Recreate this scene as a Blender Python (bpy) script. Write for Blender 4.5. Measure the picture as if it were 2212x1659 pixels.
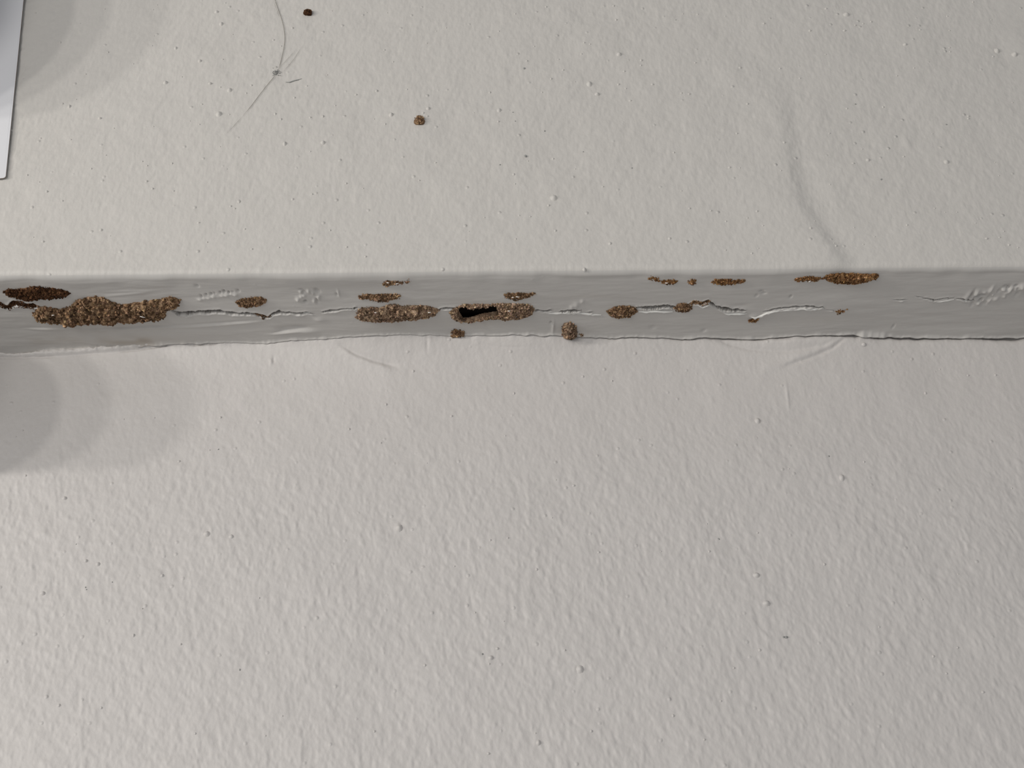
import bpy, math, random
import numpy as np
from mathutils import Matrix, Vector
# ------------------------------------------------------------------ camera, world, lights
for o in list(bpy.data.objects): bpy.data.objects.remove(o)
SC = bpy.context.scene; COL = SC.collection
MM = 0.001
W, H, F = 2212.0, 1659.0, 2400.0
TH = math.radians(30.0); RO = math.radians(0.50)
X0 = np.array([1.0, 0, 0]); U0 = np.array([0, -math.sin(TH), math.cos(TH)]); FW = np.array([0, math.cos(TH), math.sin(TH)])
RC = math.cos(RO)*X0 - math.sin(RO)*U0; UC = math.sin(RO)*X0 + math.cos(RO)*U0
el = TH + math.atan((829.5-587)/F)
CP = np.array([0.0, -300*math.cos(el), -300*math.sin(el)])          # camera place, millimetres
cd = bpy.data.cameras.new('camera'); cam = bpy.data.objects.new('camera', cd); COL.objects.link(cam)
cd.sensor_width = 36.0; cd.lens = 36.0*F/W; cd.clip_start = 0.01; cd.clip_end = 50
cam.matrix_world = Matrix(((RC[0], UC[0], -FW[0], CP[0]*MM), (RC[1], UC[1], -FW[1], CP[1]*MM), (RC[2], UC[2], -FW[2], CP[2]*MM), (0, 0, 0, 1)))
SC.camera = cam
SC.view_settings.view_transform = 'Standard'; SC.view_settings.look = 'None'
SC.view_settings.gamma = 1; SC.view_settings.use_curve_mapping = False
SC.view_settings.exposure = 0.10
wd = bpy.data.worlds.new('world'); SC.world = wd; wd.use_nodes = True
wd.node_tree.nodes['Background'].inputs[0].default_value = (0.96, 0.975, 1.0, 1)
wd.node_tree.nodes['Background'].inputs[1].default_value = 0.295
def lamp(name, az, elv, dist, power, size, colr, aim=(0, 0, 0)):
    l = bpy.data.lights.new(name, 'AREA'); l.energy = power; l.size = size; l.shape = 'DISK'; l.color = colr
    o = bpy.data.objects.new(name, l); COL.objects.link(o)
    a, e = math.radians(az), math.radians(elv)
    p = Vector((-math.sin(a)*math.cos(e), -math.cos(a)*math.cos(e), math.sin(e)))*dist + Vector(aim)
    o.location = p; o.rotation_euler = (Vector(aim)-p).to_track_quat('-Z', 'Y').to_euler()
LC = (1.0, 0.965, 0.91)
AIM = (-0.15, 0, 0.05)
lamp('lamp_near', 41, -7, 1.05, 1.50, 0.05, LC, AIM)
lamp('lamp_middle', 50, -8, 1.05, 1.65, 0.05, LC, AIM)
lamp('lamp_far', 60, -8, 1.05, 2.15, 0.045, LC, AIM)
lamp('fill_light', 20, -12, 0.85, 2.25, 0.40, (1.0, 0.97, 0.93), (-0.08, 0.02, -0.02))  # broad soft fill, added to lift the shadowed parts

# ------------------------------------------------------------------ pixel -> place on a plane of the scene
def ray(px, py):
    d = (px-W/2)/F*RC + (H/2-py)/F*UC + FW
    return d
def on_y(px, py, y):                      # front face (y=0) or wall; gives x, z
    d = ray(px, py); t = (y-CP[1])/d[1]; p = CP+t*d; return p[0], p[2]
def on_z(px, py, z=0.0):                  # underside; gives x, y
    d = ray(px, py); t = (z-CP[2])/d[2]; p = CP+t*d; return p[0], p[1]

# ------------------------------------------------------------------ noise
def _h(ix, iy, s):
    n = (ix.astype(np.int64)*374761393 + iy.astype(np.int64)*668265263 + s*1442695041) & 0xffffffff
    n = ((n ^ (n >> 13))*1274126177) & 0xffffffff
    n = (n ^ (n >> 16)) & 0xffffffff
    return n/4294967295.0*2-1
def vn(x, y, s=0):
    x = np.asarray(x, float); y = np.asarray(y, float)
    ix = np.floor(x); iy = np.floor(y); fx = x-ix; fy = y-iy
    fx = fx*fx*fx*(fx*(fx*6-15)+10); fy = fy*fy*fy*(fy*(fy*6-15)+10)
    a = _h(ix, iy, s); b = _h(ix+1, iy, s); c = _h(ix, iy+1, s); d = _h(ix+1, iy+1, s)
    return (a*(1-fx)+b*fx)*(1-fy) + (c*(1-fx)+d*fx)*fy
def fbm(x, y, s=0, o=4, g=0.5):
    r = 0; a = 1
    for k in range(o):
        r = r + a*vn(x*2**k+17.3*k, y*2**k-9.1*k, s+k*7); a *= g
    return r
def sst(a, b, x):
    t = np.clip((x-a)/(b-a), 0, 1); return t*t*(3-2*t)
def rot(x, y, deg):
    a = math.radians(deg); return x*math.cos(a)+y*math.sin(a), -x*math.sin(a)+y*math.cos(a)

# ------------------------------------------------------------------ materials
def mat(name, colr, rough=0.6, spec=0.5):
    m = bpy.data.materials.new(name); m.use_nodes = True
    b = m.node_tree.nodes['Principled BSDF']
    b.inputs['Base Color'].default_value = (*colr, 1); b.inputs['Roughness'].default_value = rough
    b.inputs['Specular IOR Level'].default_value = spec
    return m, m.node_tree.nodes, m.node_tree.links, b
def noise(N, L, co, scale, detail=4, rough=0.5, vec_scale=None, rotz=None):
    n = N.new('ShaderNodeTexNoise'); n.inputs['Scale'].default_value = scale
    n.inputs['Detail'].default_value = detail; n.inputs['Roughness'].default_value = rough
    if vec_scale:
        mp = N.new('ShaderNodeMapping'); mp.inputs['Scale'].default_value = vec_scale
        if rotz: mp.inputs['Rotation'].default_value = rotz
        L.new(co, mp.inputs['Vector']); L.new(mp.outputs[0], n.inputs['Vector'])
    else: L.new(co, n.inputs['Vector'])
    return n.outputs['Fac']
def paint(name, base, dark, fine, nib, rough, streak=None):
    m, N, L, b = mat(name, base, rough, 0.35)
    co = N.new('ShaderNodeTexCoord').outputs['Object']
    # colour: very slight mottling of the old paint, brown bare wood darkened for crack and hole shade
    cr = N.new('ShaderNodeMix'); cr.data_type = 'RGBA'
    L.new(noise(N, L, co, 45, 5, 0.6), cr.inputs[0])
    cr.inputs[6].default_value = (*base, 1); cr.inputs[7].default_value = (*dark, 1)
    at = N.new('ShaderNodeAttribute'); at.attribute_name = 'bare'
    wn = N.new('ShaderNodeMix'); wn.data_type = 'RGBA'
    L.new(noise(N, L, co, 900, 3, 0.6, (0.25, 1, 1)), wn.inputs[0])
    wn.inputs[6].default_value = (0.012, 0.008, 0.006, 1); wn.inputs[7].default_value = (0.12, 0.065, 0.035, 1)
    sp = N.new('ShaderNodeSeparateColor'); L.new(at.outputs['Color'], sp.inputs[0])
    # green channel: faint brown darkening in soft patches
    st = N.new('ShaderNodeMix'); st.data_type = 'RGBA'; st.blend_type = 'MULTIPLY'
    L.new(sp.outputs[1], st.inputs[0]); L.new(cr.outputs[2], st.inputs[6]); st.inputs[7].default_value = (0.62, 0.52, 0.42, 1)
    fx = N.new('ShaderNodeMix'); fx.data_type = 'RGBA'
    L.new(sp.outputs[0], fx.inputs[0]); L.new(st.outputs[2], fx.inputs[6]); L.new(wn.outputs[2], fx.inputs[7])
    L.new(fx.outputs[2], b.inputs['Base Color'])
    # relief
    v = N.new('ShaderNodeTexVoronoi'); v.inputs['Scale'].default_value = 330; L.new(co, v.inputs['Vector'])
    mr = N.new('ShaderNodeMapRange'); mr.interpolation_type = 'SMOOTHSTEP'
    mr.inputs[1].default_value = 0.22; mr.inputs[2].default_value = 0.02; L.new(v.outputs['Distance'], mr.inputs[0])
    sc_ = N.new('ShaderNodeSeparateColor'); L.new(v.outputs['Color'], sc_.inputs[0])
    th = N.new('ShaderNodeMath'); th.operation = 'GREATER_THAN'; th.inputs[1].default_value = 0.86; L.new(sc_.outputs[0], th.inputs[0])
    mu = N.new('ShaderNodeMath'); mu.operation = 'MULTIPLY'; L.new(mr.outputs[0], mu.inputs[0]); L.new(th.outputs[0], mu.inputs[1])
    b1 = N.new('ShaderNodeBump'); b1.inputs['Distance'].default_value = 0.00022; b1.inputs['Strength'].default_value = nib
    L.new(mu.outputs[0], b1.inputs['Height'])
    b2 = N.new('ShaderNodeBump'); b2.inputs['Distance'].default_value = 0.00025; b2.inputs['Strength'].default_value = fine
    L.new(noise(N, L, co, 620, 4, 0.55, streak or (1, 1, 1)), b2.inputs['Height'])
    L.new(b1.outputs[0], b2.inputs['Normal']); L.new(b2.outputs[0], b.inputs['Normal'])
    return m
M_FACE = paint('textured_paint', (0.58, 0.556, 0.524), (0.56, 0.538, 0.506), 0.55, 1.0, 0.55)
M_WALL = paint('wall_paint', (0.58, 0.553, 0.534), (0.556, 0.532, 0.512), 0.50, 0.8, 0.55)
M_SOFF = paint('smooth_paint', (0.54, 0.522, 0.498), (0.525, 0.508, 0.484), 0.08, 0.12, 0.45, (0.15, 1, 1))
def frass_mat(name, a, bcol, c, sc=1500):
    m, N, L, b = mat(name, a, 0.9, 0.15)
    co = N.new('ShaderNodeTexCoord').outputs['Object']
    r = N.new('ShaderNodeValToRGB'); L.new(noise(N, L, co, sc, 4, 0.7), r.inputs[0])
    e = r.color_ramp.elements; e[0].position = 0.36; e[0].color = (*a, 1); e[1].position = 0.66; e[1].color = (*c, 1)
    k = e.new(0.5); k.color = (*bcol, 1)
    at = N.new('ShaderNodeAttribute'); at.attribute_name = 'tint'
    mx = N.new('ShaderNodeMix'); mx.data_type = 'RGBA'; mx.blend_type = 'MULTIPLY'; mx.inputs[0].default_value = 1
    L.new(r.outputs[0], mx.inputs[6]); L.new(at.outputs['Color'], mx.inputs[7]); L.new(mx.outputs[2], b.inputs['Base Color'])
    bp = N.new('ShaderNodeBump'); bp.inputs['Distance'].default_value = 0.00025; bp.inputs['Strength'].default_value = 0.9
    L.new(noise(N, L, co, 2600, 3, 0.6), bp.inputs['Height']); L.new(bp.outputs[0], b.inputs['Normal'])
    return m
M_DARK = frass_mat('dark_red_frass', (0.022, 0.009, 0.004), (0.065, 0.028, 0.012), (0.17, 0.085, 0.04), 1100)
M_MID = frass_mat('brown_frass', (0.075, 0.040, 0.021), (0.225, 0.137, 0.078), (0.45, 0.305, 0.19), 900)
M_PALE = frass_mat('pale_frass', (0.10, 0.058, 0.036), (0.285, 0.190, 0.125), (0.52, 0.38, 0.265), 900)
M_ORNG = frass_mat('orange_frass', (0.085, 0.036, 0.014), (0.215, 0.108, 0.045), (0.42, 0.26, 0.13), 1100)
M_CHIP, *_ = mat('white_paint_chip', (0.80, 0.77, 0.73), 0.5)
M_LIP, *_ = mat('torn_paint', (0.70, 0.69, 0.66), 0.5)
M_STRAND, *_ = mat('stretched_paint', (0.42, 0.40, 0.37), 0.6)
M_HAIR, *_ = mat('cobweb_dust', (0.22, 0.20, 0.165), 0.8)
M_SMUDGE, *_ = mat('grey_dust', (0.30, 0.30, 0.29), 0.9)
M_PAPER, PN, PL, PB = mat('white_card', (0.70, 0.70, 0.725), 0.65)
_b = PN.new('ShaderNodeBump'); _b.inputs['Distance'].default_value = 0.0001; _b.inputs['Strength'].default_value = 0.25
_c = PN.new('ShaderNodeTexCoord').outputs['Object']; PL.new(noise(PN, PL, _c, 1200, 3), _b.inputs['Height']); PL.new(_b.outputs[0], PB.inputs['Normal'])
M_EDGE, *_ = mat('brown_card_edge', (0.32, 0.22, 0.15), 0.9)
M_CASTER, *_ = mat('shadow_caster_grey', (0.5, 0.5, 0.49), 0.4)
M_SCREW, *_ = mat('screw_metal', (0.4, 0.4, 0.4), 0.3)

# ------------------------------------------------------------------ mesh helpers
def link(name, me, m=None, parent=None, smooth=True, **props):
    o = bpy.data.objects.new(name, me); COL.objects.link(o)
    if m is not None:
        for q in (m if isinstance(m, (list, tuple)) else [m]): me.materials.append(q)
    if parent is not None: o.parent = parent
    for k, v in props.items(): o[k] = v
    if smooth: me.polygons.foreach_set('use_smooth', np.ones(len(me.polygons), bool))
    return o
def np_mesh(name, V, Fq, attr=None):
    """V: n x 3 in millimetres, Fq: m x k faces"""
    me = bpy.data.meshes.new(name); n = len(V); m_, k = Fq.shape
    me.vertices.add(n); me.vertices.foreach_set('co', (V*MM).astype(np.float32).ravel())
    me.loops.add(m_*k); me.loops.foreach_set('vertex_index', Fq.astype(np.int32).ravel())
    me.polygons.add(m_); me.polygons.foreach_set('loop_start', np.arange(0, m_*k, k, dtype=np.int32))
    if attr:
        nm, A = attr; a = me.color_attributes.new(nm, 'FLOAT_COLOR', 'POINT')
        a.data.foreach_set('color', np.concatenate([A, np.ones((n, 1))], 1).astype(np.float32).ravel())
    me.update(calc_edges=True); me.validate()
    return me
def grid_faces(nr, nc, flip=False):
    i = np.arange(nr-1)[:, None]*nc + np.arange(nc-1)[None, :]; i = i.ravel()
    f = np.stack([i, i+1, i+nc+1, i+nc], 1)
    return f[:, ::-1] if flip else f
def uneven(lo, flo, fhi, hi, fine, coarse):
    return np.concatenate([np.arange(lo, flo-80, coarse), np.arange(flo-80, flo, .8), np.arange(flo, fhi, fine), np.arange(fhi, fhi+80, .8), np.arange(fhi+80, hi+coarse, coarse)])

# ------------------------------------------------------------------ picture measurements carried onto the planes
LIP = [(-400,772),(0,766),(36,768),(105,757),(181,753),(253,750),(325,745),(398,742),(468,741),(577,740),(631,734),(703,730),(758,725),(807,722),(937,723),
       (969,725),(1024,723),(1110,721),(1197,721),(1261,725),(1326,728),(1391,725),(1465,730),(1520,727),(1541,729),(1632,732),(1673,726),(1785,721),(1856,722),
       (1907,725),(1965,728),(2079,727),(2161,729),(2212,729),(2600,731)]
_l = np.array([on_z(a, b) for a, b in LIP])
YP = 39.0                                                            # wall plane
_sx = np.arange(-420, 420, 2.0); _sy = np.convolve(np.pad(np.interp(_sx, _l[:, 0], _l[:, 1]), 8, 'edge'), np.hanning(19)[1:-1]/np.hanning(19).sum(), 'valid')
def ylow(x): return np.interp(x, _sx, _sy)
def ylip(x): return np.interp(x, _l[:, 0], _l[:, 1]) + 0.25*fbm(x/3.0, x*0, 91, 3) + 0.12*vn(x/0.8, x*0, 95)
# cracks along the underside: (points (px,py,width px), bare wood amount)
CR = [
 ([(-30,640,8),(0,654,9),(10,662,10),(20,661,8),(33,653,12),(45,656,10),(58,660,8),(72,659,9),(85,662,8),(105,668,4)], 1.0),
 ([(368,668,5),(385,676,8),(420,675,8),(450,672,8),(480,672,8),(510,676,7),(540,675,7),(560,680,8),(580,684,7),(590,678,5),(605,673,7),(640,676,6),(662,674,5),(678,678,4)], 0.9),
 ([(693,674,3),(720,670,5),(745,667,3),(772,665,4)], 0.3),
 ([(945,668,4),(965,666,5),(988,665,4)], 0.3),
 ([(1153,669,4),(1175,672,5),(1194,671,4)], 0.25),
 ([(1208,673,3),(1225,672,4),(1247,671,6),(1258,672,2)], 0.25),
 ([(1264,676,3),(1282,676,3)], 0.1),
 ([(1374,665,5),(1400,666,7),(1425,663,7),(1450,664,5),(1470,668,6)], 0.6),
 ([(1486,660,6),(1500,653,6),(1515,656,7),(1530,651,9),(1537,655,8),(1545,662,7),(1560,666,8),(1585,669,7),(1612,670,6)], 0.7),
 ([(1648,673,3),(1670,667,4),(1700,664,4),(1740,661,4),(1775,663,3),(1783,667,2)], 0.2),
 ([(1783,667,1.6),(1803,671,2)], 0.0),
 ([(1925,648,1),(1945,648,2.2),(1965,648,1)], 0.0),
 ([(1977,641,1.8),(1995,645,2.2),(2018,649,3.2),(2035,646,2.5),(2063,643,2.4)], 0.3),
 ([(2066,645,2.5),(2080,647,3.5),(2095,649,3),(2107,651,2.5)], 0.6),
]
CRW = []
for pts, bare in CR:
    q = []
    for a, b, w in pts:
        x, y = on_z(a, b); y2 = on_z(a, b+w*0.5)[1]-on_z(a, b-w*0.5)[1]; q.append((x, y, y2))
    CRW.append((np.array(q), bare))
def pt_in(poly, x, y):
    c = np.zeros(x.shape, bool); n = len(poly)
    for i in range(n):
        x1, y1 = poly[i]; x2, y2 = poly[i-1]
        if y1 == y2: continue
        c ^= ((y1 > y) != (y2 > y)) & (x < (x2-x1)*(y-y1)/(y2-y1)+x1)
    return c
def pdist(poly, x, y):
    d = np.full(x.shape, 1e9); n = len(poly)
    for i in range(n):
        ax, ay = poly[i-1]; bx, by = poly[i]; vx, vy = bx-ax, by-ay
        t = np.clip(((x-ax)*vx+(y-ay)*vy)/(vx*vx+vy*vy+1e-9), 0, 1)
        d = np.minimum(d, np.hypot(x-ax-t*vx, y-ay-t*vy))
    return d
HOLE = [on_z(*p) for p in [(988,676),(991,666),(1000,661),(1010,662),(1015,667),(1023,668),(1031,664),(1050,664),(1060,660),(1072,659),(1077,678),(1060,681),(1045,683),(1035,686),(1022,690),(1010,693),(997,692)]]
def bump_at(h, x, y, px, py, rx, ry, amp, deg=0, onf=on_z, arg=0.0):
    cx, cy = onf(px, py, arg); ex = abs(onf(px+rx, py, arg)[0]-cx); ey = abs(onf(px, py+ry, arg)[1]-cy)
    dx, dy = (x-cx)/ex, (y-cy)/ey
    if deg: dx, dy = rot(dx, dy, deg)
    return h + amp*np.exp(-(dx*dx+dy*dy))
def soffit_h(x, y):
    """relief of the underside, outward positive (mm); also the bare wood mask and brown patches"""
    h = 0.055*fbm(x/11, y/2.4, 3, 4) + 0.012*vn(x/3.0, y/0.9, 8)
    h += 0.30*vn(x/22, y/9, 5)*sst(0, 4, y)
    # long trowel ridges at the left
    for (ax, ay, bx, by, am, w) in [(60,712,125,713,.25,.5),(190,716,400,706,.30,.6),(400,706,560,694,.35,.6),(230,640,320,632,.15,.6),(240,632,330,628,.12,.6),(590,722,650,714,.45,.5)]:
        p = np.array([on_z(ax, ay), on_z(bx, by)]); yc = np.interp(x, p[:, 0], p[:, 1]); m = sst(p[0,0]-3, p[0,0]+4, x)*(1-sst(p[1,0]-4, p[1,0]+3, x))
        h += am*m*np.exp(-((y-yc)/w)**2) - 0.5*am*m*np.exp(-((y-yc+1.6*w)/w)**2)
    # dents and pock marks
    for q in [(640,708,30,5,-.7,-14),(660,716,24,4,.5,-20),(612,712,12,4,-.45,-20),(690,690,12,5,.35,-30),(1195,705,3,12,.45,0),(1190,697,3,3,-.5,0),(1650,632,5,2,-.45,0),(1634,637,3,3,-.35,0),
              (1645,628,5,2.5,-.5,0),(1708,640,2.5,2.5,-.5,0),(1630,683,14,5,.4,0),(1660,690,30,8,-.3,10),(1600,660,20,5,-.25,0),(1930,706,2.5,4,-.35,0),(2118,650,3.5,3.5,-.9,0),(2098,638,2.5,9,-.8,0),(2090,640,5,9,.35,0),
              (1245,660,6,6,.35,0),(1258,652,4,4,.3,0),(1235,664,4,4,.3,0),(1410,707,6,4,-.3,0),(1520,715,5,3,-.3,0),(425,618,4,3,-.5,0),(731,634,2.5,6,.35,0),(727,637,2.5,3,-.35,0)]:
        h = bump_at(h, x, y, *q)
    rs = np.random.RandomState(5)
    for k in range(9):                                                # row of small gouges
        px = 436+k*9.5; h = bump_at(h, x, y, px+rs.uniform(-2, 2), 639-k*1.4+rs.uniform(-2, 2), 1.8+rs.rand()*1.5, 1.8+rs.rand()*1.5, -rs.uniform(.2, .8)); h = bump_at(h, x, y, px-4, 645-k*1.4+rs.rand()*4, 5.0, 2.4, rs.uniform(.15, .55), -35)
    for k in range(18):
        px, py = 637+rs.rand()*52, 624+rs.rand()*28; h = bump_at(h, x, y, px, py, 2.5+rs.rand()*2, 2.2+rs.rand()*2, rs.choice([-.5, .45]))
    for k in range(46):
        px = 2100+rs.rand()*150; py = 652-(px-2100)*.25-rs.rand()*24+rs.rand()*14; h = bump_at(h, x, y, px, py, 2.5+rs.rand()*4, 2.2+rs.rand()*5, rs.choice([-.5, .5]), 25)
    # wrinkle near the paint lip
    yl = ylip(x); d = yl-y
    rgt = sst(-30, 0, x)
    h += (0.12+0.26*np.clip(vn(x/2.2, x*0, 77), 0, 1))*np.exp(-(d/0.9)**2) + 0.28*np.exp(-(d/0.4)**2)
    p1, _1 = on_z(1856, 722); p2, _2 = on_z(1912, 724)
    h += 0.7*np.exp(-(d/1.2)**2)*sst(p1-1, p1+1, x)*(1-sst(p2-1, p2+1, x))
    bare = np.zeros_like(h); brown_tone = np.zeros_like(h)
    xr = x + 0.0
    for q, b in CRW:
        m = (x > q[0, 0]-0.6) & (x < q[-1, 0]+0.6)
        jag = 0.16*vn(x/0.55, x*0, 31)+0.22*vn(x/1.6, x*0, 33)
        yc = np.interp(x, q[:, 0], q[:, 1])+jag; w = np.interp(x, q[:, 0], q[:, 2])*(0.82+0.3*vn(x/0.9, x*0, 37))
        w = w*sst(q[0, 0]-0.6, q[0, 0]+1.0, x)*(1-sst(q[-1, 0]-1.0, q[-1, 0]+0.6, x))
        dd = np.abs(y-yc)-w/2
        g = (1-sst(-0.45, 0.12, dd))*m*sst(0.05, 0.25, w)
        h -= 3.2*g*np.clip(w/1.0, 0.3, 1.3)
        lip = np.exp(-((y-yc-w/2-0.35)/0.38)**2)*m*sst(0.1, 0.6, w)
        lp = 0.28+0.22*vn(x/2.0, x*0, 41)
        h += lip*lp
        h += 0.12*np.exp(-((y-yc+w/2+0.35)/0.4)**2)*m*sst(0.1, 0.6, w)
        bare = np.maximum(bare, sst(0.2, 0.55, g)*m*(0.75+0.25*b))
    # torn open pocket
    near = (np.abs(x-np.mean([p[0] for p in HOLE])) < 12)
    if near.any():
        xx, yy = x[near], y[near]; ins = pt_in(HOLE, xx, yy); dp = pdist(HOLE, xx, yy)
        dep = np.where(ins, sst(-0.1, 0.35, dp), 0)
        h[near] -= 9.0*dep; bare[near] = np.maximum(bare[near], np.where(ins, 1.0, 1-sst(0, 0.6, dp)))
    # faint brown patches
    for (px, py, rx, ry, a) in [(300,738,90,9,.55),(110,740,60,10,.25),(180,700,120,30,.18),(1255,640,90,5,.10),(40,622,60,14,.22),(850,700,70,12,.18),(1050,697,70,10,.22),(1020,650,70,6,.15),(1340,692,40,8,.12),(1250,722,26,12,.25),(1830,620,60,8,.10),(1770,690,60,8,.10)]:
        brown_tone = bump_at(brown_tone, x, y, px, py, rx, ry, a)
    return h, np.clip(bare, 0, 1), np.clip(brown_tone*(0.8+0.5*vn(x/4, y/2, 51)), 0, 1)

# ridge of old paint on the front face
RDG = np.array([on_y(a, b, 0) for a, b in [(1806,560),(1790,538),(1762,505),(1745,480),(1722,445),(1708,400),(1699,360),(1692,320),(1686,270),(1670,150),(1660,-60)]])
def front_h(x, z):
    u, v = rot(x, z, 38)                                              # strokes lean down to the right
    h = 0.068*fbm(u/2.6, v/1.2, 11, 4) + 0.042*fbm(x/0.9, z/0.9, 14, 2) + 0.16*vn(x/14, z/14, 15) + 0.10*vn(x/6, z/7, 16)
    a = sst(6, 30, z)
    h = h*(0.75+0.35*a)
    xr = np.interp(z, RDG[:, 1], RDG[:, 0]); fade = 1-sst(45, 80, z)
    d = x-xr+0.25*vn(z/1.5, x*0, 19)
    h += fade*(0.62*(1-sst(-0.8, 5.5, d))*sst(-22, -1.0, d)) - 0.30*fade*np.exp(-((d-5.0)/5.0)**2)*sst(-2, 4, d)
    # smear lines in the dust at the upper left
    for q in [(1085,160,14,16,.18,0),(2165,110,22,30,-.5,0),(1770,350,22,6,.25,0),(1960,310,10,12,.3,30),(1300,115,14,6,.2,0),(560,60,10,10,.1,0)]:
        h = bump_at(h, x, z, q[0], q[1], q[2], q[3], q[4], q[5], on_y, 0.0)
    return h
def wall_h(x, z):
    """relief of the lower wall, outward (towards the room) positive"""
    u, v = rot(x, z, 14); wv = 0.9*vn(x/7, z/7, 20)
    deep = sst(-8, -60, z)
    h = (0.036+0.064*deep)*fbm((u+wv)/1.5, v/2.5, 21, 3, 0.6)
    h += (0.045+0.060*deep)*np.clip(fbm(x/0.85, z/1.15, 27, 2)-0.15, 0, 2)
    h += 0.22*vn(x/16, z/13, 24) + 0.09*vn(x/6, z/6, 25)
    # trowel marks close below the board
    def arc(pts, am, w, side=0.0):
        q = np.array([on_y(a, b, YP) for a, b in pts]); zc = np.interp(x, q[:, 0], q[:, 1]); m = sst(q[0, 0]-1.5, q[0, 0]+3, x)*(1-sst(q[-1, 0]-3, q[-1, 0]+1.0, x))
        return 1.5*am*m*np.exp(-((z-zc)/w)**2)
    h += arc([(1540,748),(1570,758),(1620,768),(1700,772),(1770,764),(1830,738)], -0.22, 0.7) + arc([(1540,742),(1600,750),(1700,756),(1790,750),(1826,738)], 0.22, 1.0)
    h += arc([(1690,800),(1740,786),(1790,768),(1830,741)], -0.35, 0.6) + arc([(1640,805),(1700,792),(1745,778),(1790,758),(1826,735)], 0.2, 1.6)
    h += arc([(736,762),(770,780),(810,793),(862,803)], -0.35, 0.9) + arc([(740,775),(780,792),(850,812)], 0.25, 1.2)
    h += arc([(760,742),(800,747),(840,748),(857,735)], 0.45, 0.7) + arc([(790,755),(850,753),(870,733)], -0.3, 0.6)
    h += arc([(1040,766),(1080,772),(1140,772)], -0.10, 0.25) + arc([(960,752),(1000,757),(1060,768)], -0.08, 0.2)
    for q in [(595,787,3,6,-.3,-35),(589,793,3,6,.25,-35),(926,760,3,14,-.30,0),(933,752,3,12,.3,0),(1700,860,3,26,.25,50),(1960,742,10,5,.18,0),(2010,755,18,6,.12,30),(415,1140,7,7,.12,0),(1345,1370,9,6,.2,0),(860,1140,5,8,.2,0),(1340,1368,4,12,-.28,0),(2055,1110,14,6,-.3,-25),(1100,1225,8,5,-.2,0),(95,1152,12,7,.35,0)]:
        h = bump_at(h, x, z, q[0], q[1], q[2], q[3], q[4], q[5], on_y, YP)
    return h

# ------------------------------------------------------------------ trim_1: the projecting painted board (front face, rounded edge, underside)
XS = uneven(-480, -152, 152, 480, 0.20, 4.0); nX = len(XS); R = 2.0
def edge_drop(x):                                                     # the rounded edge is a little wavy
    return 0.35*vn(x/18, x*0, 61)+0.18*vn(x/5, x*0, 63)+0.28*sst(-80, -150, x)*vn(x/7, x*0, 64)
rows = []; barev = []; tonev = []; kind = []
yl = ylip(XS)
# behind the paint lip: turn up into the joint
for dz in (6.0, 3.0, 0.3):
    rows.append(np.stack([XS, yl+0.02, np.full(nX, dz)], 1)); barev.append(np.full(nX, 0.5)); tonev.append(XS*0); kind.append(0)
ns = 150
for i in range(ns):                                                   # underside, from the joint to the front
    t = i/(ns-1); y = yl*(1-t)+R*t
    h, b, s = soffit_h(XS, y)
    h = h*np.where(t > 0.97, (1-t)/0.03*0.6+0.4, 1)
    rows.append(np.stack([XS, y, -h-edge_drop(XS)*sst(8, 1, y)], 1)); barev.append(b); tonev.append(s); kind.append(0)
h0 = -rows[-1][:, 2]
hf0 = front_h(XS, np.full(nX, R))
for k in range(1, 9):                                                 # rounded edge
    a = k/8*math.pi/2
    hh = h0*(1-k/8)+hf0*(k/8)
    rows.append(np.stack([XS, R-(R+hh)*math.sin(a), R-(R+hh)*math.cos(a)], 1)); barev.append(XS*0); tonev.append(XS*0); kind.append(0 if k < 4 else 1)
zs = np.concatenate([np.arange(R+0.5, 14, 0.5), np.arange(14, 116, 0.72), np.arange(117, 170, 1.5), np.arange(172, 380, 5.0)])
for z in zs:
    zz = np.full(nX, z); h = front_h(XS, zz)
    rows.append(np.stack([XS, -h, zz], 1)); barev.append(XS*0); tonev.append(XS*0); kind.append(1)
nR = len(rows)
V = np.concatenate(rows)
A = np.stack([np.concatenate(barev), np.concatenate(tonev), np.zeros(nX*nR)], 1)
FT = grid_faces(nR, nX, True)
_hx = (V[:, 0] > min(p[0] for p in HOLE)) & (V[:, 0] < max(p[0] for p in HOLE)) & (V[:, 1] > 1) & (V[:, 2] > 0.5)
_in = np.zeros(len(V), bool); _in[_hx] = pt_in(HOLE, V[_hx, 0], V[_hx, 1]) & (V[_hx, 2] > 0.5)
FK = ~_in[FT].any(1); FT = FT[FK]                                      # the pocket opens into the hollow board
me = np_mesh('trim_1', V, FT, ('bare', A))
trim = link('trim_1', me, [M_FACE, M_SOFF], kind='structure', label='projecting off-white painted board with textured face and cracked termite damaged underside')
mi = np.repeat(np.array([1 if (kind[i] == 0) else 0 for i in range(nR-1)], np.int32), nX-1)[FK]
me.polygons.foreach_set('material_index', mi)
# backing, coloured near black to paint in the shade of joint and pocket
def box_mesh(name, lo, hi):
    x0, y0, z0 = lo; x1, y1, z1 = hi
    Vb = np.array([(x0,y0,z0),(x1,y0,z0),(x1,y1,z0),(x0,y1,z0),(x0,y0,z1),(x1,y0,z1),(x1,y1,z1),(x0,y1,z1)], float)
    Fb = np.array([(0,3,2,1),(4,5,6,7),(0,1,5,4),(1,2,6,5),(2,3,7,6),(3,0,4,7)])
    return np_mesh(name, Vb, Fb)
M_HOLE_SHADE, *_ = mat('hole_shade', (0.016, 0.008, 0.005), 0.95)
link('board_core', box_mesh('board_core', (-480, 9, 6.5), (480, 46, 380)), M_HOLE_SHADE, trim, smooth=False)

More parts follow.
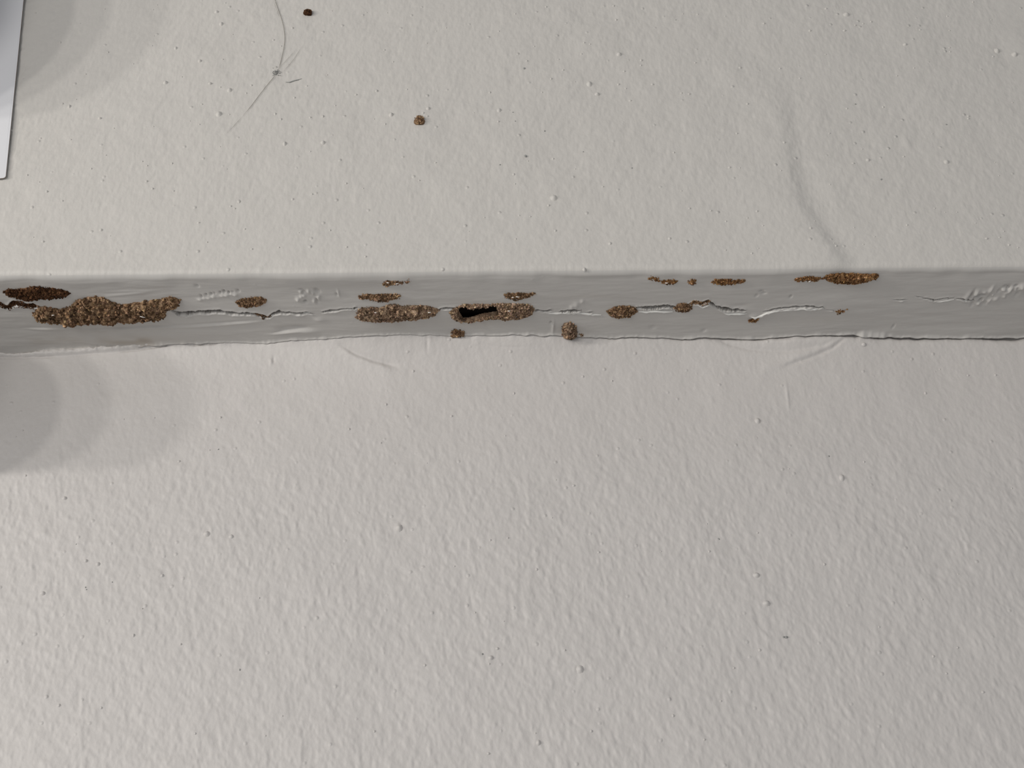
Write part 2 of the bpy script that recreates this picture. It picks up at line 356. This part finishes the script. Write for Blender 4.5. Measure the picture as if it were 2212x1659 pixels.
# ------------------------------------------------------------------ wall_back: the lower wall, set back behind the board
XW = uneven(-480, -148, 148, 480, 0.30, 4.0); nW = len(XW)
gapk = np.array([(-330,.05),(-150,.05),(-60,.08),(-20,.12),(0,.35),(20,.55),(60,.8),(80,.75),(100,1.3),(330,1.5)])
gap = np.interp(XW, gapk[:, 0], gapk[:, 1])*(1+0.35*vn(XW/4, XW*0, 81))
ylw = ylip(XW)
BL = np.array([on_y(a, b, YP) for a, b in [(-60,768),(0,768),(100,772),(180,770),(300,765),(370,760),(430,759),(500,757),(600,753),(680,746),(720,738)]])
zw = np.concatenate([[8, 4, 2], np.arange(1.2, -12, -0.25), np.arange(-12, -130, -0.42), np.arange(-131, -180, -1.2), np.arange(-182, -380, -5.0)])
def wall_base(x, z, yl_, g): return YP + (ylow(x)-YP)*math.exp(-abs(min(z, 0))/9.0) + (yl_+g-ylow(x))*math.exp(-abs(min(z, 0))/0.7)
rw = []
for z in zw:
    zz = np.full(nW, z); h = wall_h(XW, zz)*sst(0.5, -2.0, z)
    # wall comes forward to the joint where the board's edge line wanders
    base = wall_base(XW, z, ylw, gap)
    lb = 1-sst(-60, -46, XW)                                          # caulk bead on the left
    zb = np.interp(XW, BL[:, 0], BL[:, 1])
    bead = lb*1.05*sst(zb-0.25, zb+0.5, zz)*(1-0.55*sst(zb+1.0, 0.4, zz))
    crk = lb*0.75*np.exp(-((zz-zb+0.05)/0.30)**2)*np.clip(vn(XW/7, XW*0, 83)+0.55, 0, 1)
    ro = lb*0.30*fbm(XW/1.1, zz/0.8, 87, 3)*sst(zb-0.2, zb+0.6, zz)
    rw.append(np.stack([XW, base-h-bead+crk-ro, zz], 1))
V = np.concatenate(rw)
me = np_mesh('wall_back', V, grid_faces(len(zw), nW, False), ('bare', np.zeros((len(V), 3))))
wall = link('wall_back', me, M_WALL, kind='structure', label='lower wall with lumpy off-white roller textured paint, set back under the board')

# ------------------------------------------------------------------ small things: grains, flakes, tubes
PHI = (1+5**.5)/2
ICO = np.array([(-1,PHI,0),(1,PHI,0),(-1,-PHI,0),(1,-PHI,0),(0,-1,PHI),(0,1,PHI),(0,-1,-PHI),(0,1,-PHI),(PHI,0,-1),(PHI,0,1),(-PHI,0,-1),(-PHI,0,1)])/math.hypot(1, PHI)
ICF = np.array([(0,11,5),(0,5,1),(0,1,7),(0,7,10),(0,10,11),(1,5,9),(5,11,4),(11,10,2),(10,7,6),(7,1,8),(3,9,4),(3,4,2),(3,2,6),(3,6,8),(3,8,9),(4,9,5),(2,4,11),(6,2,10),(8,6,7),(9,8,1)])
def grains(name, P, S, rs, long=1.5):
    """joined lumps at P (n x 3, mm) of size S (n)"""
    n = len(P); J = ICO[None]*(1+rs.uniform(-.28, .28, (n, 12, 1)))
    sc = np.stack([rs.uniform(.8, long, n), rs.uniform(.6, 1.0, n), rs.uniform(.6, 1.0, n)], 1)
    J = J*sc[:, None, :]
    q = rs.normal(size=(n, 4)); q /= np.linalg.norm(q, axis=1)[:, None]; w, x, y, z = q.T
    Rm = np.stack([1-2*(y*y+z*z), 2*(x*y-z*w), 2*(x*z+y*w), 2*(x*y+z*w), 1-2*(x*x+z*z), 2*(y*z-x*w), 2*(x*z-y*w), 2*(y*z+x*w), 1-2*(x*x+y*y)], 1).reshape(n, 3, 3)
    J = np.einsum('nij,nkj->nki', Rm, J)*S[:, None, None]+P[:, None, :]
    Fm = (ICF[None]+np.arange(n)[:, None, None]*12).reshape(-1, 3)
    t = rs.uniform(.6, 1.35, n)*(1+.35*np.sign(vn(P[:, 0]/1.3, P[:, 1]/1.6, 71))*np.abs(vn(P[:, 0]/1.3, P[:, 1]/1.6, 71))); t = np.where(rs.rand(n) < .03, 1.9, t)
    T = np.repeat(np.stack([t, t*rs.uniform(.93, 1.06, n), t*rs.uniform(.88, 1.1, n)], 1), 12, 0)
    return np_mesh(name, J.reshape(-1, 3), Fm, ('tint', T))
def under_pt(px, py, k=0.0): x, y = on_z(px, py); return np.array([x, y, -k])
def patch(poly_px, m, label, hmax=1.3, seed=1, name='termite_frass_patch', hole=None, cat='debris', gsize=0.42, chips=(), group='patches of termite frass on the underside of the board', dens=1.0, fibres=0):
    rs = np.random.RandomState(seed)
    poly = [on_z(*p) for p in poly_px]; pa = np.array(poly); c = pa.mean(0)
    x0, y0 = pa.min(0)-.4; x1, y1 = pa.max(0)+.4
    # crusted base: a rough dome over the outline
    gx = np.arange(x0, x1+.22, .22); gy = np.arange(y0, y1+.3, .3)
    GX, GY = np.meshgrid(gx, gy); ins = pt_in(poly, GX, GY); d = pdist(poly, GX, GY)*np.where(ins, 1, -1)
    if hole is not None:
        hi = pt_in(hole, GX, GY); dh = pdist(hole, GX, GY)*np.where(hi, -1, 1); d2 = np.minimum(d+0.30*fbm(GX/.9, GY/1.2, seed+3, 2), dh*0.45-0.03)
    else: d2 = d+0.30*fbm(GX/.9, GY/1.2, seed+3, 2)
    hh = hmax*np.sqrt(np.clip(d2/2.2, 0, 1))*(0.62+0.42*fbm(GX/1.5, GY/2.0, seed, 3)) + 0.14*vn(GX/.3, GY/.4, seed+9)*(d2 > 0)
    hs, _, _ = soffit_h(GX.ravel(), GY.ravel()); hs = np.maximum(hs.reshape(GX.shape), -0.25)
    Z = -(np.where(d2 > 0, hh, -0.6)+hs*0.8)
    keep = (d2 > (-0.35 if hole is None else -0.12)); fc = grid_faces(*GX.shape); kk = keep.ravel()[fc].any(1)
    fc = fc[kk]; used = np.unique(fc); remap = np.full(GX.size, -1); remap[used] = np.arange(len(used))
    Vp = np.stack([GX.ravel(), GY.ravel(), Z.ravel()], 1)[used]
    tn = np.clip(0.8+0.35*fbm(Vp[:, 0]/1.5, Vp[:, 1]/2, seed+5, 2), .3, 1.5)
    root = bpy.data.objects.new(name, None); COL.objects.link(root); root.location = (c[0]*MM, c[1]*MM, 0)
    root.empty_display_size = 0.002
    root['label'] = label; root['category'] = cat
    if group: root['group'] = group
    off = np.array([c[0], c[1], 0])
    link('crust', np_mesh('crust', Vp-off, remap[fc][:, ::-1], ('tint', np.stack([tn]*3, 1))), m, root, smooth=False)
    # loose pellets over it
    area = abs(sum(pa[i-1, 0]*pa[i, 1]-pa[i, 0]*pa[i-1, 1] for i in range(len(pa))))/2
    n = int(area*dens*5.2/(gsize/.42)**2)+8
    gxy = rs.uniform((x0-.15, y0-.25), (x1+.15, y1+.25), (n*6, 2)); X, Y = gxy.T
    dd = pdist(poly, X, Y)*np.where(pt_in(poly, X, Y), 1, -1)
    ok = dd > -0.28*rs.rand(len(X))
    if hole is not None:
        hd = pdist(hole, X, Y)*np.where(pt_in(hole, X, Y), -1, 1); ok &= hd > 0.22; dd = np.minimum(dd, hd*.45)
    X, Y, dd = X[ok][:n], Y[ok][:n], dd[ok][:n]
    zz = hmax*np.sqrt(np.clip(dd/2.2, 0, 1))*(0.62+0.42*fbm(X/1.5, Y/2.0, seed, 3))+rs.uniform(-.10, .16, len(X))
    hs = np.maximum(soffit_h(X, Y)[0], -0.25)*.8
    P = np.stack([X, Y, -(zz+hs)], 1)-off
    if len(P): link('pellets', grains('pellets', P, gsize*0.78*(0.45+0.9*rs.rand(len(P))**2), rs), m, root, smooth=False, kind='stuff')
    for (px, py, s) in chips:
        x, y = on_z(px, py); cm = flake(s, rs); o = link('paint_chip', cm, M_CHIP, root, smooth=False)
        o.location = ((x-c[0])*MM, (y-c[1])*MM, -(hmax*0.85+0.45)*MM); o.rotation_euler = (rs.uniform(.3, .9), rs.uniform(-.3, .3), rs.uniform(-.5, .5))
        o['label'] = 'small white paint chip stuck in the frass'
    return root
def flake(s, rs):
    n = 7; a = np.linspace(0, 2*math.pi, n, endpoint=False); r = s*rs.uniform(.6, 1.1, n)
    V = np.concatenate([np.stack([r*1.3*np.cos(a), r*.9*np.sin(a), np.full(n, -.08)], 1), np.stack([r*1.3*np.cos(a), r*.9*np.sin(a), np.full(n, .08)], 1), [[0, 0, -.16], [0, 0, .1]]])
    Fl = []
    for i in range(n):
        j = (i+1) % n; Fl += [(i, j, 2*n), (n+j, n+i, 2*n+1), (i, n+i, n+j), (i, n+j, j)]
    return np_mesh('paint_chip', V, np.array(Fl)[:, ::-1])
def tube(name, P, Rr, sides=6):
    P = np.array(P, float); n = len(P); T = np.gradient(P, axis=0); T /= np.linalg.norm(T, axis=1)[:, None]+1e-9
    up = np.array([0, -1, .1]); A_ = np.cross(T, up); A_ /= np.linalg.norm(A_, axis=1)[:, None]+1e-9; B = np.cross(T, A_)
    a = np.linspace(0, 2*math.pi, sides, endpoint=False); Rr = np.broadcast_to(Rr, (n,))
    Vt = (P[:, None]+Rr[:, None, None]*(np.cos(a)[None, :, None]*A_[:, None]+np.sin(a)[None, :, None]*B[:, None])).reshape(-1, 3)
    Ft = []
    for i in range(n-1):
        for j in range(sides):
            k = (j+1) % sides; Ft.append((i*sides+j, i*sides+k, (i+1)*sides+k, (i+1)*sides+j))
    return Vt, np.array(Ft)

# ------------------------------------------------------------------ frass patches
patch([(8,630),(20,622),(50,623),(70,617),(90,619),(110,621),(130,624),(145,629),(153,634),(140,642),(118,644),(90,645),(65,649),(40,643),(20,639)], M_DARK,
      'dark reddish brown frass streak at the far left, above the crack', 1.2, 11, gsize=.40)
patch([(72,680),(75,670),(85,660),(100,662),(130,666),(152,660),(160,650),(180,644),(205,641),(225,642),(240,650),(260,657),(300,652),(340,648),(355,642),(375,641),(388,648),(388,658),(370,668),(355,672),(358,682),(345,690),(320,691),(300,692),(290,696),(250,697),(200,698),(155,703),(130,698),(100,693),(80,689)], M_MID,
      'largest crumbly brown frass mass, sprawling over the left end of the crack', 2.0, 12, gsize=.52, chips=[(311,671,.65),(118,667,.4)])
patch([(508,650),(520,646),(545,642),(565,641),(576,647),(568,656),(550,661),(530,663),(515,659)], M_MID,
      'small oval brown frass patch above the crack, between pock marks at left', .9, 13, gsize=.32, dens=1.6)
patch([(827,612),(835,604),(855,602),(870,603),(885,601),(889,606),(878,610),(860,613),(845,615),(835,619),(828,617)], M_MID,
      'thin brown frass streak with white chips close under the board edge, upper of a pair', .7, 14, gsize=.34, chips=[(858,606,.38),(838,604,.3)])
patch([(773,642),(785,637),(810,636),(830,635),(855,635),(866,637),(863,644),(845,647),(830,652),(815,651),(795,646),(780,647)], M_MID,
      'long thin brown frass streak just above the long pale oval patch', .9, 15, gsize=.36)
patch([(768,685),(772,670),(780,664),(800,662),(820,664),(845,656),(870,659),(905,659),(925,660),(942,665),(950,668),(940,680),(925,684),(900,690),(870,692),(845,693),(810,693),(785,692)], M_PALE,
      'long pale brown oval frass patch on the crack, left of the open hole', 1.5, 16, gsize=.42, chips=[(928,664,.5),(812,664,.35)])
patch([(972,672),(985,664),(1000,656),(1030,655),(1060,657),(1080,654),(1110,655),(1130,655),(1147,656),(1154,668),(1145,680),(1125,687),(1095,690),(1070,687),(1045,690),(1020,696),(995,697),(978,688)], M_PALE,
      'pale brown frass crust around the black open hole', 1.1, 17, hole=HOLE, gsize=.38, dens=1.3, chips=[(1100,663,.35)])
patch([(1087,636),(1100,632),(1130,632),(1156,632),(1150,638),(1135,642),(1115,648),(1105,646),(1090,641)], M_MID,
      'small jagged brown frass streak above the right end of the hole patch', .8, 18, gsize=.34, chips=[(1118,634,.4),(1108,635,.3)])
patch([(1401,602),(1405,597),(1422,598),(1425,607),(1413,606)], M_ORNG, 'tiny reddish frass crumb, first of the row under the board edge on the right', .6, 19, gsize=.3)
patch([(1428,606),(1440,604),(1450,602),(1464,606),(1457,613),(1440,615),(1430,611)], M_ORNG, 'small crescent of reddish frass with a white chip, left of the round dot', .6, 20, gsize=.3, chips=[(1439,605,.35)])
patch([(1495+8*math.cos(a*.7), 607+8*math.sin(a*.7)) for a in range(9)], M_ORNG, 'small round dot of orange brown frass under the board edge', .9, 21, gsize=.28, dens=1.5)
patch([(1537,609),(1545,603),(1570,601),(1590,602),(1612,603),(1608,609),(1590,612),(1565,615),(1545,613)], M_ORNG, 'spindle of orange brown frass, right of the round dot', .9, 22, gsize=.32, dens=1.3)
patch([(1716,603),(1725,599),(1750,597),(1765,597),(1777,602),(1762,608),(1740,608),(1722,607)], M_ORNG, 'narrow brown frass streak touching the left tip of the longest one at right', .7, 23, gsize=.32, chips=[(1748,601,.3)])
patch([(1778,601),(1790,592),(1815,594),(1840,592),(1870,593),(1898,595),(1895,602),(1870,609),(1850,614),(1820,613),(1800,610),(1785,605)], M_ORNG, 'long orange brown spindle of frass at the far right under the board edge', 1.2, 24, gsize=.34, dens=1.4)
patch([(1310,673),(1325,664),(1345,660),(1365,663),(1376,668),(1375,675),(1360,683),(1335,686),(1320,683)], M_MID, 'oval brown frass patch on the crack, between hole and torn paint', 1.3, 25, gsize=.36, dens=1.3)
patch([(1457,664),(1465,657),(1480,655),(1490,660),(1495,665),(1485,674),(1472,674),(1460,671)], M_MID, 'small brown frass lump in the crack at the left end of the zigzag tear', 1.0, 26, gsize=.36)
patch([(1617,693),(1625,689),(1638,690),(1638,695),(1628,698),(1618,696)], M_ORNG, 'tiny yellow brown frass speck below the white torn paint', .6, 27, gsize=.3)
patch([(1804,671),(1812,668),(1822,670),(1830,666),(1820,674),(1813,678),(1804,674)], M_ORNG, 'tiny dark brown speck at the right end of the white tear', .5, 28, gsize=.3)
patch([(975,718),(980,712),(990,713),(1003,716),(1003,724),(992,727),(980,731),(975,727)], M_MID, 'small angular brown frass crumb on the lower joint under the hole', 1.1, 29, gsize=.36, group='frass lumps on the lower joint')
patch([(1213,706),(1220,697),(1232,695),(1243,703),(1248,716),(1243,725),(1235,731),(1222,727),(1215,720)], M_PALE, 'rounded brown frass lump hanging on the lower joint right of centre', 2.4, 30, gsize=.45, group='frass lumps on the lower joint')
patch([(1250,721),(1255,719),(1263,723),(1258,725)], M_ORNG, 'tiny brown frass crumb trailing right of the rounded lump', .5, 31, gsize=.26, group='frass lumps on the lower joint')
patch([(545,675),(560,677),(578,681),(586,683),(574,687),(560,684)], M_MID, 'thin brown frass smear lying in the crack below the oval patch', .3, 32, gsize=.26, dens=1.4)
patch([(-8,649),(5,652),(14,658),(24,655),(33,649),(48,650),(58,655),(70,656),(90,662),(72,665),(60,664),(45,662),(34,658),(22,667),(8,665),(-8,657)], M_DARK, 'thin brown frass filling the wavy crack at the left edge of the picture', .25, 33, gsize=.24, dens=1.2)
patch([(1488,657),(1498,649),(1510,651),(1524,654),(1534,649),(1528,657),(1512,659),(1500,656),(1492,662)], M_MID, 'thin reddish frass lining the zigzag tear, right of the small lump', .2, 34, gsize=.24, dens=1.2)
# two pellets stuck to the front face
def face_pellet(px, py, rx, rz, m, seed, label):
    rs = np.random.RandomState(seed); x, z = on_y(px, py, 0.0)
    root = bpy.data.objects.new('frass_pellet', None); COL.objects.link(root); root.location = (x*MM, 0, z*MM); root.empty_display_size = .002
    root['label'] = label; root['category'] = 'debris'; root['group'] = 'single pellets stuck to the board face'
    V = []; Fs = []
    nu, nv = 14, 9
    for i in range(nv):
        for j in range(nu):
            a = 2*math.pi*j/nu; p = math.pi*i/(nv-1); k = 1+.12*math.sin(3*a+seed)*math.sin(p)+rs.uniform(-.07, .07)
            V.append((rx*k*math.sin(p)*math.cos(a), -0.35-.9*rx*k*math.cos(p)*.8, rz*k*math.sin(p)*math.sin(a)))
    for i in range(nv-1):
        for j in range(nu): Fs.append((i*nu+j, i*nu+(j+1) % nu, (i+1)*nu+(j+1) % nu, (i+1)*nu+j))
    V = np.array(V); link('crust', np_mesh('crust', V, np.array(Fs), ('tint', np.full((len(V), 3), .85))), m, root, smooth=False)
    n = 46; a = rs.rand(n)*2*math.pi; r = np.sqrt(rs.rand(n))
    ring = np.where(rs.rand(n) < .5, 1, r)
    P = np.stack([rx*ring*np.cos(a)*.9, -0.35-.72*rx*np.sqrt(np.clip(1-(ring*.9)**2, 0, 1)), rz*ring*np.sin(a)*.9], 1)
    link('pellets', grains('pellets', P, rs.uniform(.12, .24, n), rs), m, root, smooth=False, kind='stuff')
face_pellet(906, 263, 1.6, 1.75, M_MID, 3, 'round brown frass pellet on the board face, below and right of the cobweb')
face_pellet(665.5, 29.5, 1.35, 1.15, M_DARK, 4, 'small dark brown frass pellet near the top beside the cobweb strand')

# ------------------------------------------------------------------ torn paint strands bridging the crack
def strands():
    rs = np.random.RandomState(8); Vs = []; Fs = []; c = 0
    for k, (q, b) in enumerate(CRW):
        if k not in (1, 2, 4, 5, 7, 8, 9): continue
        x0, x1 = q[0, 0], q[-1, 0]
        if k == 1: x1 = on_z(480, 670)[0]
        x = x0+.5
        while x < x1:
            yc = np.interp(x, q[:, 0], q[:, 1]); w = np.interp(x, q[:, 0], q[:, 2])
            if not (k == 8 and x < on_z(1545, 660)[0]):
                r = rs.uniform(.05, .15) if k not in (1, 2) else .06
                P = [(x, yc-w*.5-.25, -.02), (x+rs.uniform(-.2, .2), yc-w*.2, .28), (x+rs.uniform(-.2, .2), yc+w*.25, .30), (x+rs.uniform(-.3, .3), yc+w*.5+.25, -.08)]
                V, Fc = tube('s', P, np.array([r*1.5, r*.8, r*.8, r*1.6]), 5); Vs.append(V); Fs.append(Fc+c); c += len(V)
            x += rs.uniform(.5, 1.4) if k not in (1,) else rs.uniform(.8, 3.0)
    return np_mesh('paint_strand', np.concatenate(Vs), np.concatenate(Fs))
link('paint_strand', strands(), M_STRAND, trim, kind='stuff')
# curled white edges of torn paint along the lower side of the crack
def curl(pts, wd, lift, seed):
    rs = np.random.RandomState(seed); P = np.array([on_z(a, b) for a, b in pts]); L_ = np.concatenate([[0], np.cumsum(np.hypot(*np.diff(P, axis=0).T))])
    s = np.arange(0, L_[-1], .25); x = np.interp(s, L_, P[:, 0]); y = np.interp(s, L_, P[:, 1])
    e = np.clip(np.minimum(s, L_[-1]-s)/2.0, 0.15, 1); w = wd*.62*e*(1+.5*vn(s/.7, s*0, seed)); lf = lift*.8*e*(1+.3*vn(s/1.4, s*0, seed+1))
    R_ = [np.stack([x, y-.15+0*s, 0*s+.5], 1), np.stack([x, y-.10, -lf*.75], 1), np.stack([x, y+w*.25, -lf], 1), np.stack([x, y+w*.7, -lf*.7], 1), np.stack([x, y+w*1.3, 0*s+.1], 1)]
    return np_mesh('paint_curl', np.concatenate(R_), grid_faces(5, len(s), False)[:, ::-1])
for i, (pts, w, l) in enumerate([
    ([(1500,660),(1508,658),(1518,663),(1532,657),(1538,663)], .9, .5), ([(1556,673),(1575,676),(1600,677),(1614,678)], 1.3, .55),
    ([(1618,683),(1632,684),(1645,680),(1655,674),(1672,670),(1700,667),(1740,664),(1775,666)], 1.6, .75),
    ([(388,682),(405,683),(416,682)], 1.0, .6), ([(583,683),(595,679),(610,680)], 1.2, .6), ([(655,677),(670,676)], .8, .3), ([(1160,674),(1195,676),(1250,676),(1300,681)], .9, .3),
    ([(1376,674),(1420,672),(1455,674)], 1.0, .4), ([(700,675),(740,670),(765,668)], .7, .25), ([(14,668),(22,667),(33,661)], .45, .3), ([(2020,653),(2040,650),(2062,647)], .8, .25), ([(2078,650),(2090,651)], .8, .25),
    ([(960,670),(985,669)], .8, .25)]):
    link('paint_curl', curl(pts, w, l, 60+i), M_LIP, trim)
# paint nibs: little blobs of dried paint on face and wall
def nibs(name, n, seed, face, spec=()):
    rs = np.random.RandomState(seed); V = []; Fc = []; c = 0
    items = [(rs.uniform(-40, 2260), rs.uniform(-10, 560) if face else rs.uniform(780, 1670), rs.uniform(1.1, 2.3)) for _ in range(n)] + list(spec)
    nu = 8
    for px, py, r in items:
        x, z = on_y(px, py, 0.0 if face else YP); r = r/6.3
        hh = float(front_h(np.array([x]), np.array([z]))[0]) if face else float(wall_h(np.array([x]), np.array([z]))[0])
        yb = -hh if face else float(wall_base(x, z, ylow(x), 0))-hh
        ex, ez = rs.uniform(.8, 1.2), rs.uniform(.8, 1.3)
        for (k, dy) in ((1.5, .12), (1.0, -.28*r), (.6, -.78*r)):
            for j in range(nu):
                a = 2*math.pi*j/nu; V.append((x+k*r*ex*math.cos(a), yb+dy, z+k*r*ez*math.sin(a)))
        V.append((x, yb-.95*r, z))
        for i in range(2):
            for j in range(nu):
                q = (j+1) % nu; Fc += [(c+i*nu+j, c+i*nu+q, c+(i+1)*nu+q), (c+i*nu+j, c+(i+1)*nu+q, c+(i+1)*nu+j)]
        for j in range(nu): Fc.append((c+2*nu+j, c+2*nu+(j+1) % nu, c+3*nu))
        c += 3*nu+1
    return np_mesh(name, np.array(V), np.array(Fc))
link('paint_nib', nibs('paint_nib', 230, 7, True, [(1273,181,4.5),(1290,203,3.5),(1337,118,4),(1078,238,3.5),(1828,32,4.5),(1824,66,3),(1955,97,3.5),(2154,108,5),(2192,117,5.5),(468,26,3.5),(478,52,3.5),(432,132,3.5),(454,181,3),(473,247,4.5),(496,195,3.5),(845,248,4.5),(1196,428,4.5),(925,235,3.5),(698,309,4),(615,311,3.5),(380,105,3),(150,230,3),(216,256,3),(357,178,3.5),(1875,345,3),(2044,350,4),(1262,582,2.2)]),
     M_FACE, trim, kind='stuff')
link('paint_nib', nibs('paint_nib', 70, 9, False, [(1636,910,4),(1857,761,3),(1634,1243,4.5),(1655,1304,4),(1253,1446,5),(1818,1032,4.5),(447,1154,4),(186,1212,3),(212,1219,3),(140,1077,3.5),(93,1282,3.5),(1163,1604,3.5),(1060,1421,3.5),(500,1160,3),(862,1140,4)]),
     M_WALL, wall, kind='stuff')
# tiny dark specks in the paint; shaded pits of the board shown as grey grains
def specks(lst, face):
    rs = np.random.RandomState(3); P = []; S = []
    for px, py, r in lst:
        x, z = on_y(px, py, 0.0 if face else YP)
        h = float((front_h if face else wall_h)(np.array([x]), np.array([z]))[0]); P.append((x, (0 if face else float(wall_base(x, z, ylow(x), 0)))-h, z)); S.append(r/6.3)
    return grains('dark_speck', np.array(P), np.array(S), rs, 1.1)
link('dark_speck', specks([(1132,148,3.0),(1135,338,3.5),(1177,283,1.8),(1848,224,2.2),(2044,270,2),(1903,388,2.2),(1365,363,2.2),(1113,262,1.6),(1108,243,1.6),(1260,328,1.6),(1080,357,1.5),(1460,43,1.5)], True), M_SMUDGE, trim, kind='stuff', smooth=False)
link('dark_speck', specks([(1698,1376,3.2),(1042,1413,2),(242,1257,1.4),(185,1269,1.6),(187,1274,1.4),(1553,1164,2),(518,1447,2),(1790,986,1.8),(308,1315,1.5),(165,1176,1.3),(472,971,1.6),(1256,1447,2.5),(1693,1376,2)], False), M_SMUDGE, wall, kind='stuff', smooth=False)

# ------------------------------------------------------------------ cobweb strands with a dust knot
cw = bpy.data.objects.new('cobweb', None); COL.objects.link(cw); cx_, cz_ = on_y(598, 158, 0.0); cw.location = (cx_*MM, 0, cz_*MM); cw.empty_display_size = .002
cw['label'] = 'wispy grey cobweb strands with a dust knot on the board face at upper left'; cw['category'] = 'cobweb'
def strand(pts, r, lift=.25, bow=0):
    q = np.array([on_y(a, b, 0.0) for a, b in pts]); L_ = np.concatenate([[0], np.cumsum(np.hypot(*np.diff(q, axis=0).T))]); n = max(12, int(L_[-1]/1.0)); s = np.linspace(0, L_[-1], n)
    x = np.interp(s, L_, q[:, 0]); z = np.interp(s, L_, q[:, 1])
    for _ in range(3):
        x[1:-1] = (x[:-2]+2*x[1:-1]+x[2:])/4; z[1:-1] = (z[:-2]+2*z[1:-1]+z[2:])/4
    y = -front_h(x, z)-lift
    e = np.clip(np.minimum(s, L_[-1]-s)/3, .35, 1)
    V, Fc = tube('strand', np.stack([x-cx_, y, z-cz_], 1), 0.62*r*e*np.ones(n), 5)
    link('strand', np_mesh('strand', V, Fc), M_HAIR, cw)
strand([(586,-20),(594,0),(600,18),(608,40),(614,62),(616,85),(614,105),(609,125),(604,145),(601,156)], .105)
strand([(601,156),(590,172),(578,185),(560,208),(545,228),(527,250)], .095)
strand([(527,250),(510,268),(492,288)], .05)
strand([(603,150),(615,135),(628,122),(640,108)], .045)
strand([(610,158),(628,138),(640,122),(653,101)], .055)
strand([(590,0),(598,22),(606,45)], .04)
rs = np.random.RandomState(2)
P = np.stack([rs.normal(0, .55, 60), -.15-rs.rand(60)*.3, rs.normal(0, .6, 60)], 1)
link('dust_knot', grains('dust_knot', P, rs.uniform(.08, .2, 60), rs), M_SMUDGE, cw, smooth=False, kind='stuff')
# short grey brush hair stuck in the paint
bh = bpy.data.objects.new('brush_hair', None)
V, Fc = tube('h', [(*(lambda q: (q[0], -float(front_h(np.array([q[0]]), np.array([q[1]]))[0])-.08, q[1]))(on_y(a, b, 0.0)),) for a, b in [(617,178),(625,178),(634,175),(645,172),(652,170)]], np.array([.05, .18, .2, .16, .05]), 6)
link('dust_streak', np_mesh('dust_streak', V, Fc), M_SMUDGE, label='short dark grey streak of dust right below the cobweb knot', category='dust')
bpy.data.objects.remove(bh)

# ------------------------------------------------------------------ white card at the upper left
c1 = on_y(51.5, 0, -0.9); c2 = on_y(12, 384, -0.9); c3 = on_y(0, 388.5, -0.9)
def card():
    e = np.array([c2[0]-c1[0], c2[1]-c1[1]]); L_ = np.hypot(*e); e = e/L_; f = np.array([e[1], -e[0]])  # f points left
    if f[0] > 0: f = -f
    top = np.array(c2)-e*150; bot = np.array(c2); r = 0.7
    out = [top+f*100, top]
    n = 10
    for i in range(1, n): out.append(top+(bot-e*r-top)*i/n)
    for k in range(7):
        a = k/6*math.pi/2; out.append(bot-e*r+f*r+(-f*math.cos(a)+e*math.sin(a))*r)
    out.append(bot+f*100)
    out = np.array(out); m_ = len(out)
    bow = lambda p: -0.75-0.0006*abs(p[1]-40)**1.5*0.6
    Vc = [(p[0], bow(p)-.16, p[1]) for p in out]+[(p[0], bow(p)+.02, p[1]) for p in out]
    return np.array(Vc), m_
Vc, m_ = card()
me = bpy.data.meshes.new('card'); fcs = [tuple(range(m_)), tuple(range(2*m_-1, m_-1, -1))]+[(i, i+m_, (i+1) % m_+m_, (i+1) % m_) for i in range(m_)]
me.from_pydata([tuple(v*MM) for v in Vc], [], fcs); me.update()
pc = link('card', me, [M_PAPER, M_EDGE], smooth=False, label='white card with a brown cut edge lying against the board at top left', category='card')
for i, p in enumerate(me.polygons): p.material_index = 0 if i < 2 else 1

# ------------------------------------------------------------------ added shadow casters, unseen beside the frame, that shade the left edge
def rounded_box(name, cx, cz, y_back, wx, wz, dep, rad, m, label, cat, face_up=True):
    """an added box that only casts shadow; back on plane y_back, standing out by dep"""
    root = bpy.data.objects.new(name, None); COL.objects.link(root); root.location = (cx*MM, y_back*MM, cz*MM); root['label'] = label; root['category'] = cat; root.empty_display_size = .005
    def outline(gx, gz, r):
        o = []
        for (sx, sz, a0) in ((1,1,0),(-1,1,90),(-1,-1,180),(1,-1,270)):
            for k in range(13):
                a = math.radians(a0+k*7.5); o.append((sx*(gx-r)+r*math.cos(a), sz*(gz-r)+r*math.sin(a)))
        return o
    def shell(nm, y0, y1, gx, gz, r, bev):
        o1 = outline(gx, gz, r); o2 = outline(gx-bev, gz-bev, max(r-bev, .5)); n = len(o1)
        V = [(x, y0, z) for x, z in o1]+[(x, y1+bev, z) for x, z in o1]+[(x, y1, z) for x, z in o2]
        Fv = [tuple(range(n))[::-1], tuple(range(2*n, 3*n))]
        for L_ in range(2):
            for i in range(n): j = (i+1) % n; Fv.append((L_*n+i, L_*n+j, (L_+1)*n+j, (L_+1)*n+i))
        me = bpy.data.meshes.new(nm); me.from_pydata([tuple(np.array(v)*MM) for v in V], [], Fv); me.update(); return me
    link('body', shell('body', 0, -dep+3, wx, wz, rad, .5), m, root, smooth=False)
    link('cover', shell('cover', -dep+2.6, -dep, wx+.4, wz+.4, rad+.4, 1.0), m, root, smooth=False)
    for sx in (-1, 1):
        link('screw', shell('screw', -dep+.5, -dep-.6, 2.4, 2.4, 2.3, .4), M_SCREW, root, smooth=False).location = (sx*wx*.6*MM, 0, 0)
    return root
UPPER = rounded_box('round_shadow_caster', -209, 91, -1.6, 44, 44, 31, 43.9, M_CASTER, 'round grey shadow caster added on the board, just outside the left of the frame', 'shadow caster')
LOWER = rounded_box('rectangular_shadow_caster', -212, -24, YP+0.5, 42, 19, 47, 18.5, M_CASTER, 'rectangular grey shadow caster added on the lower wall, just outside the left of the frame', 'shadow caster')
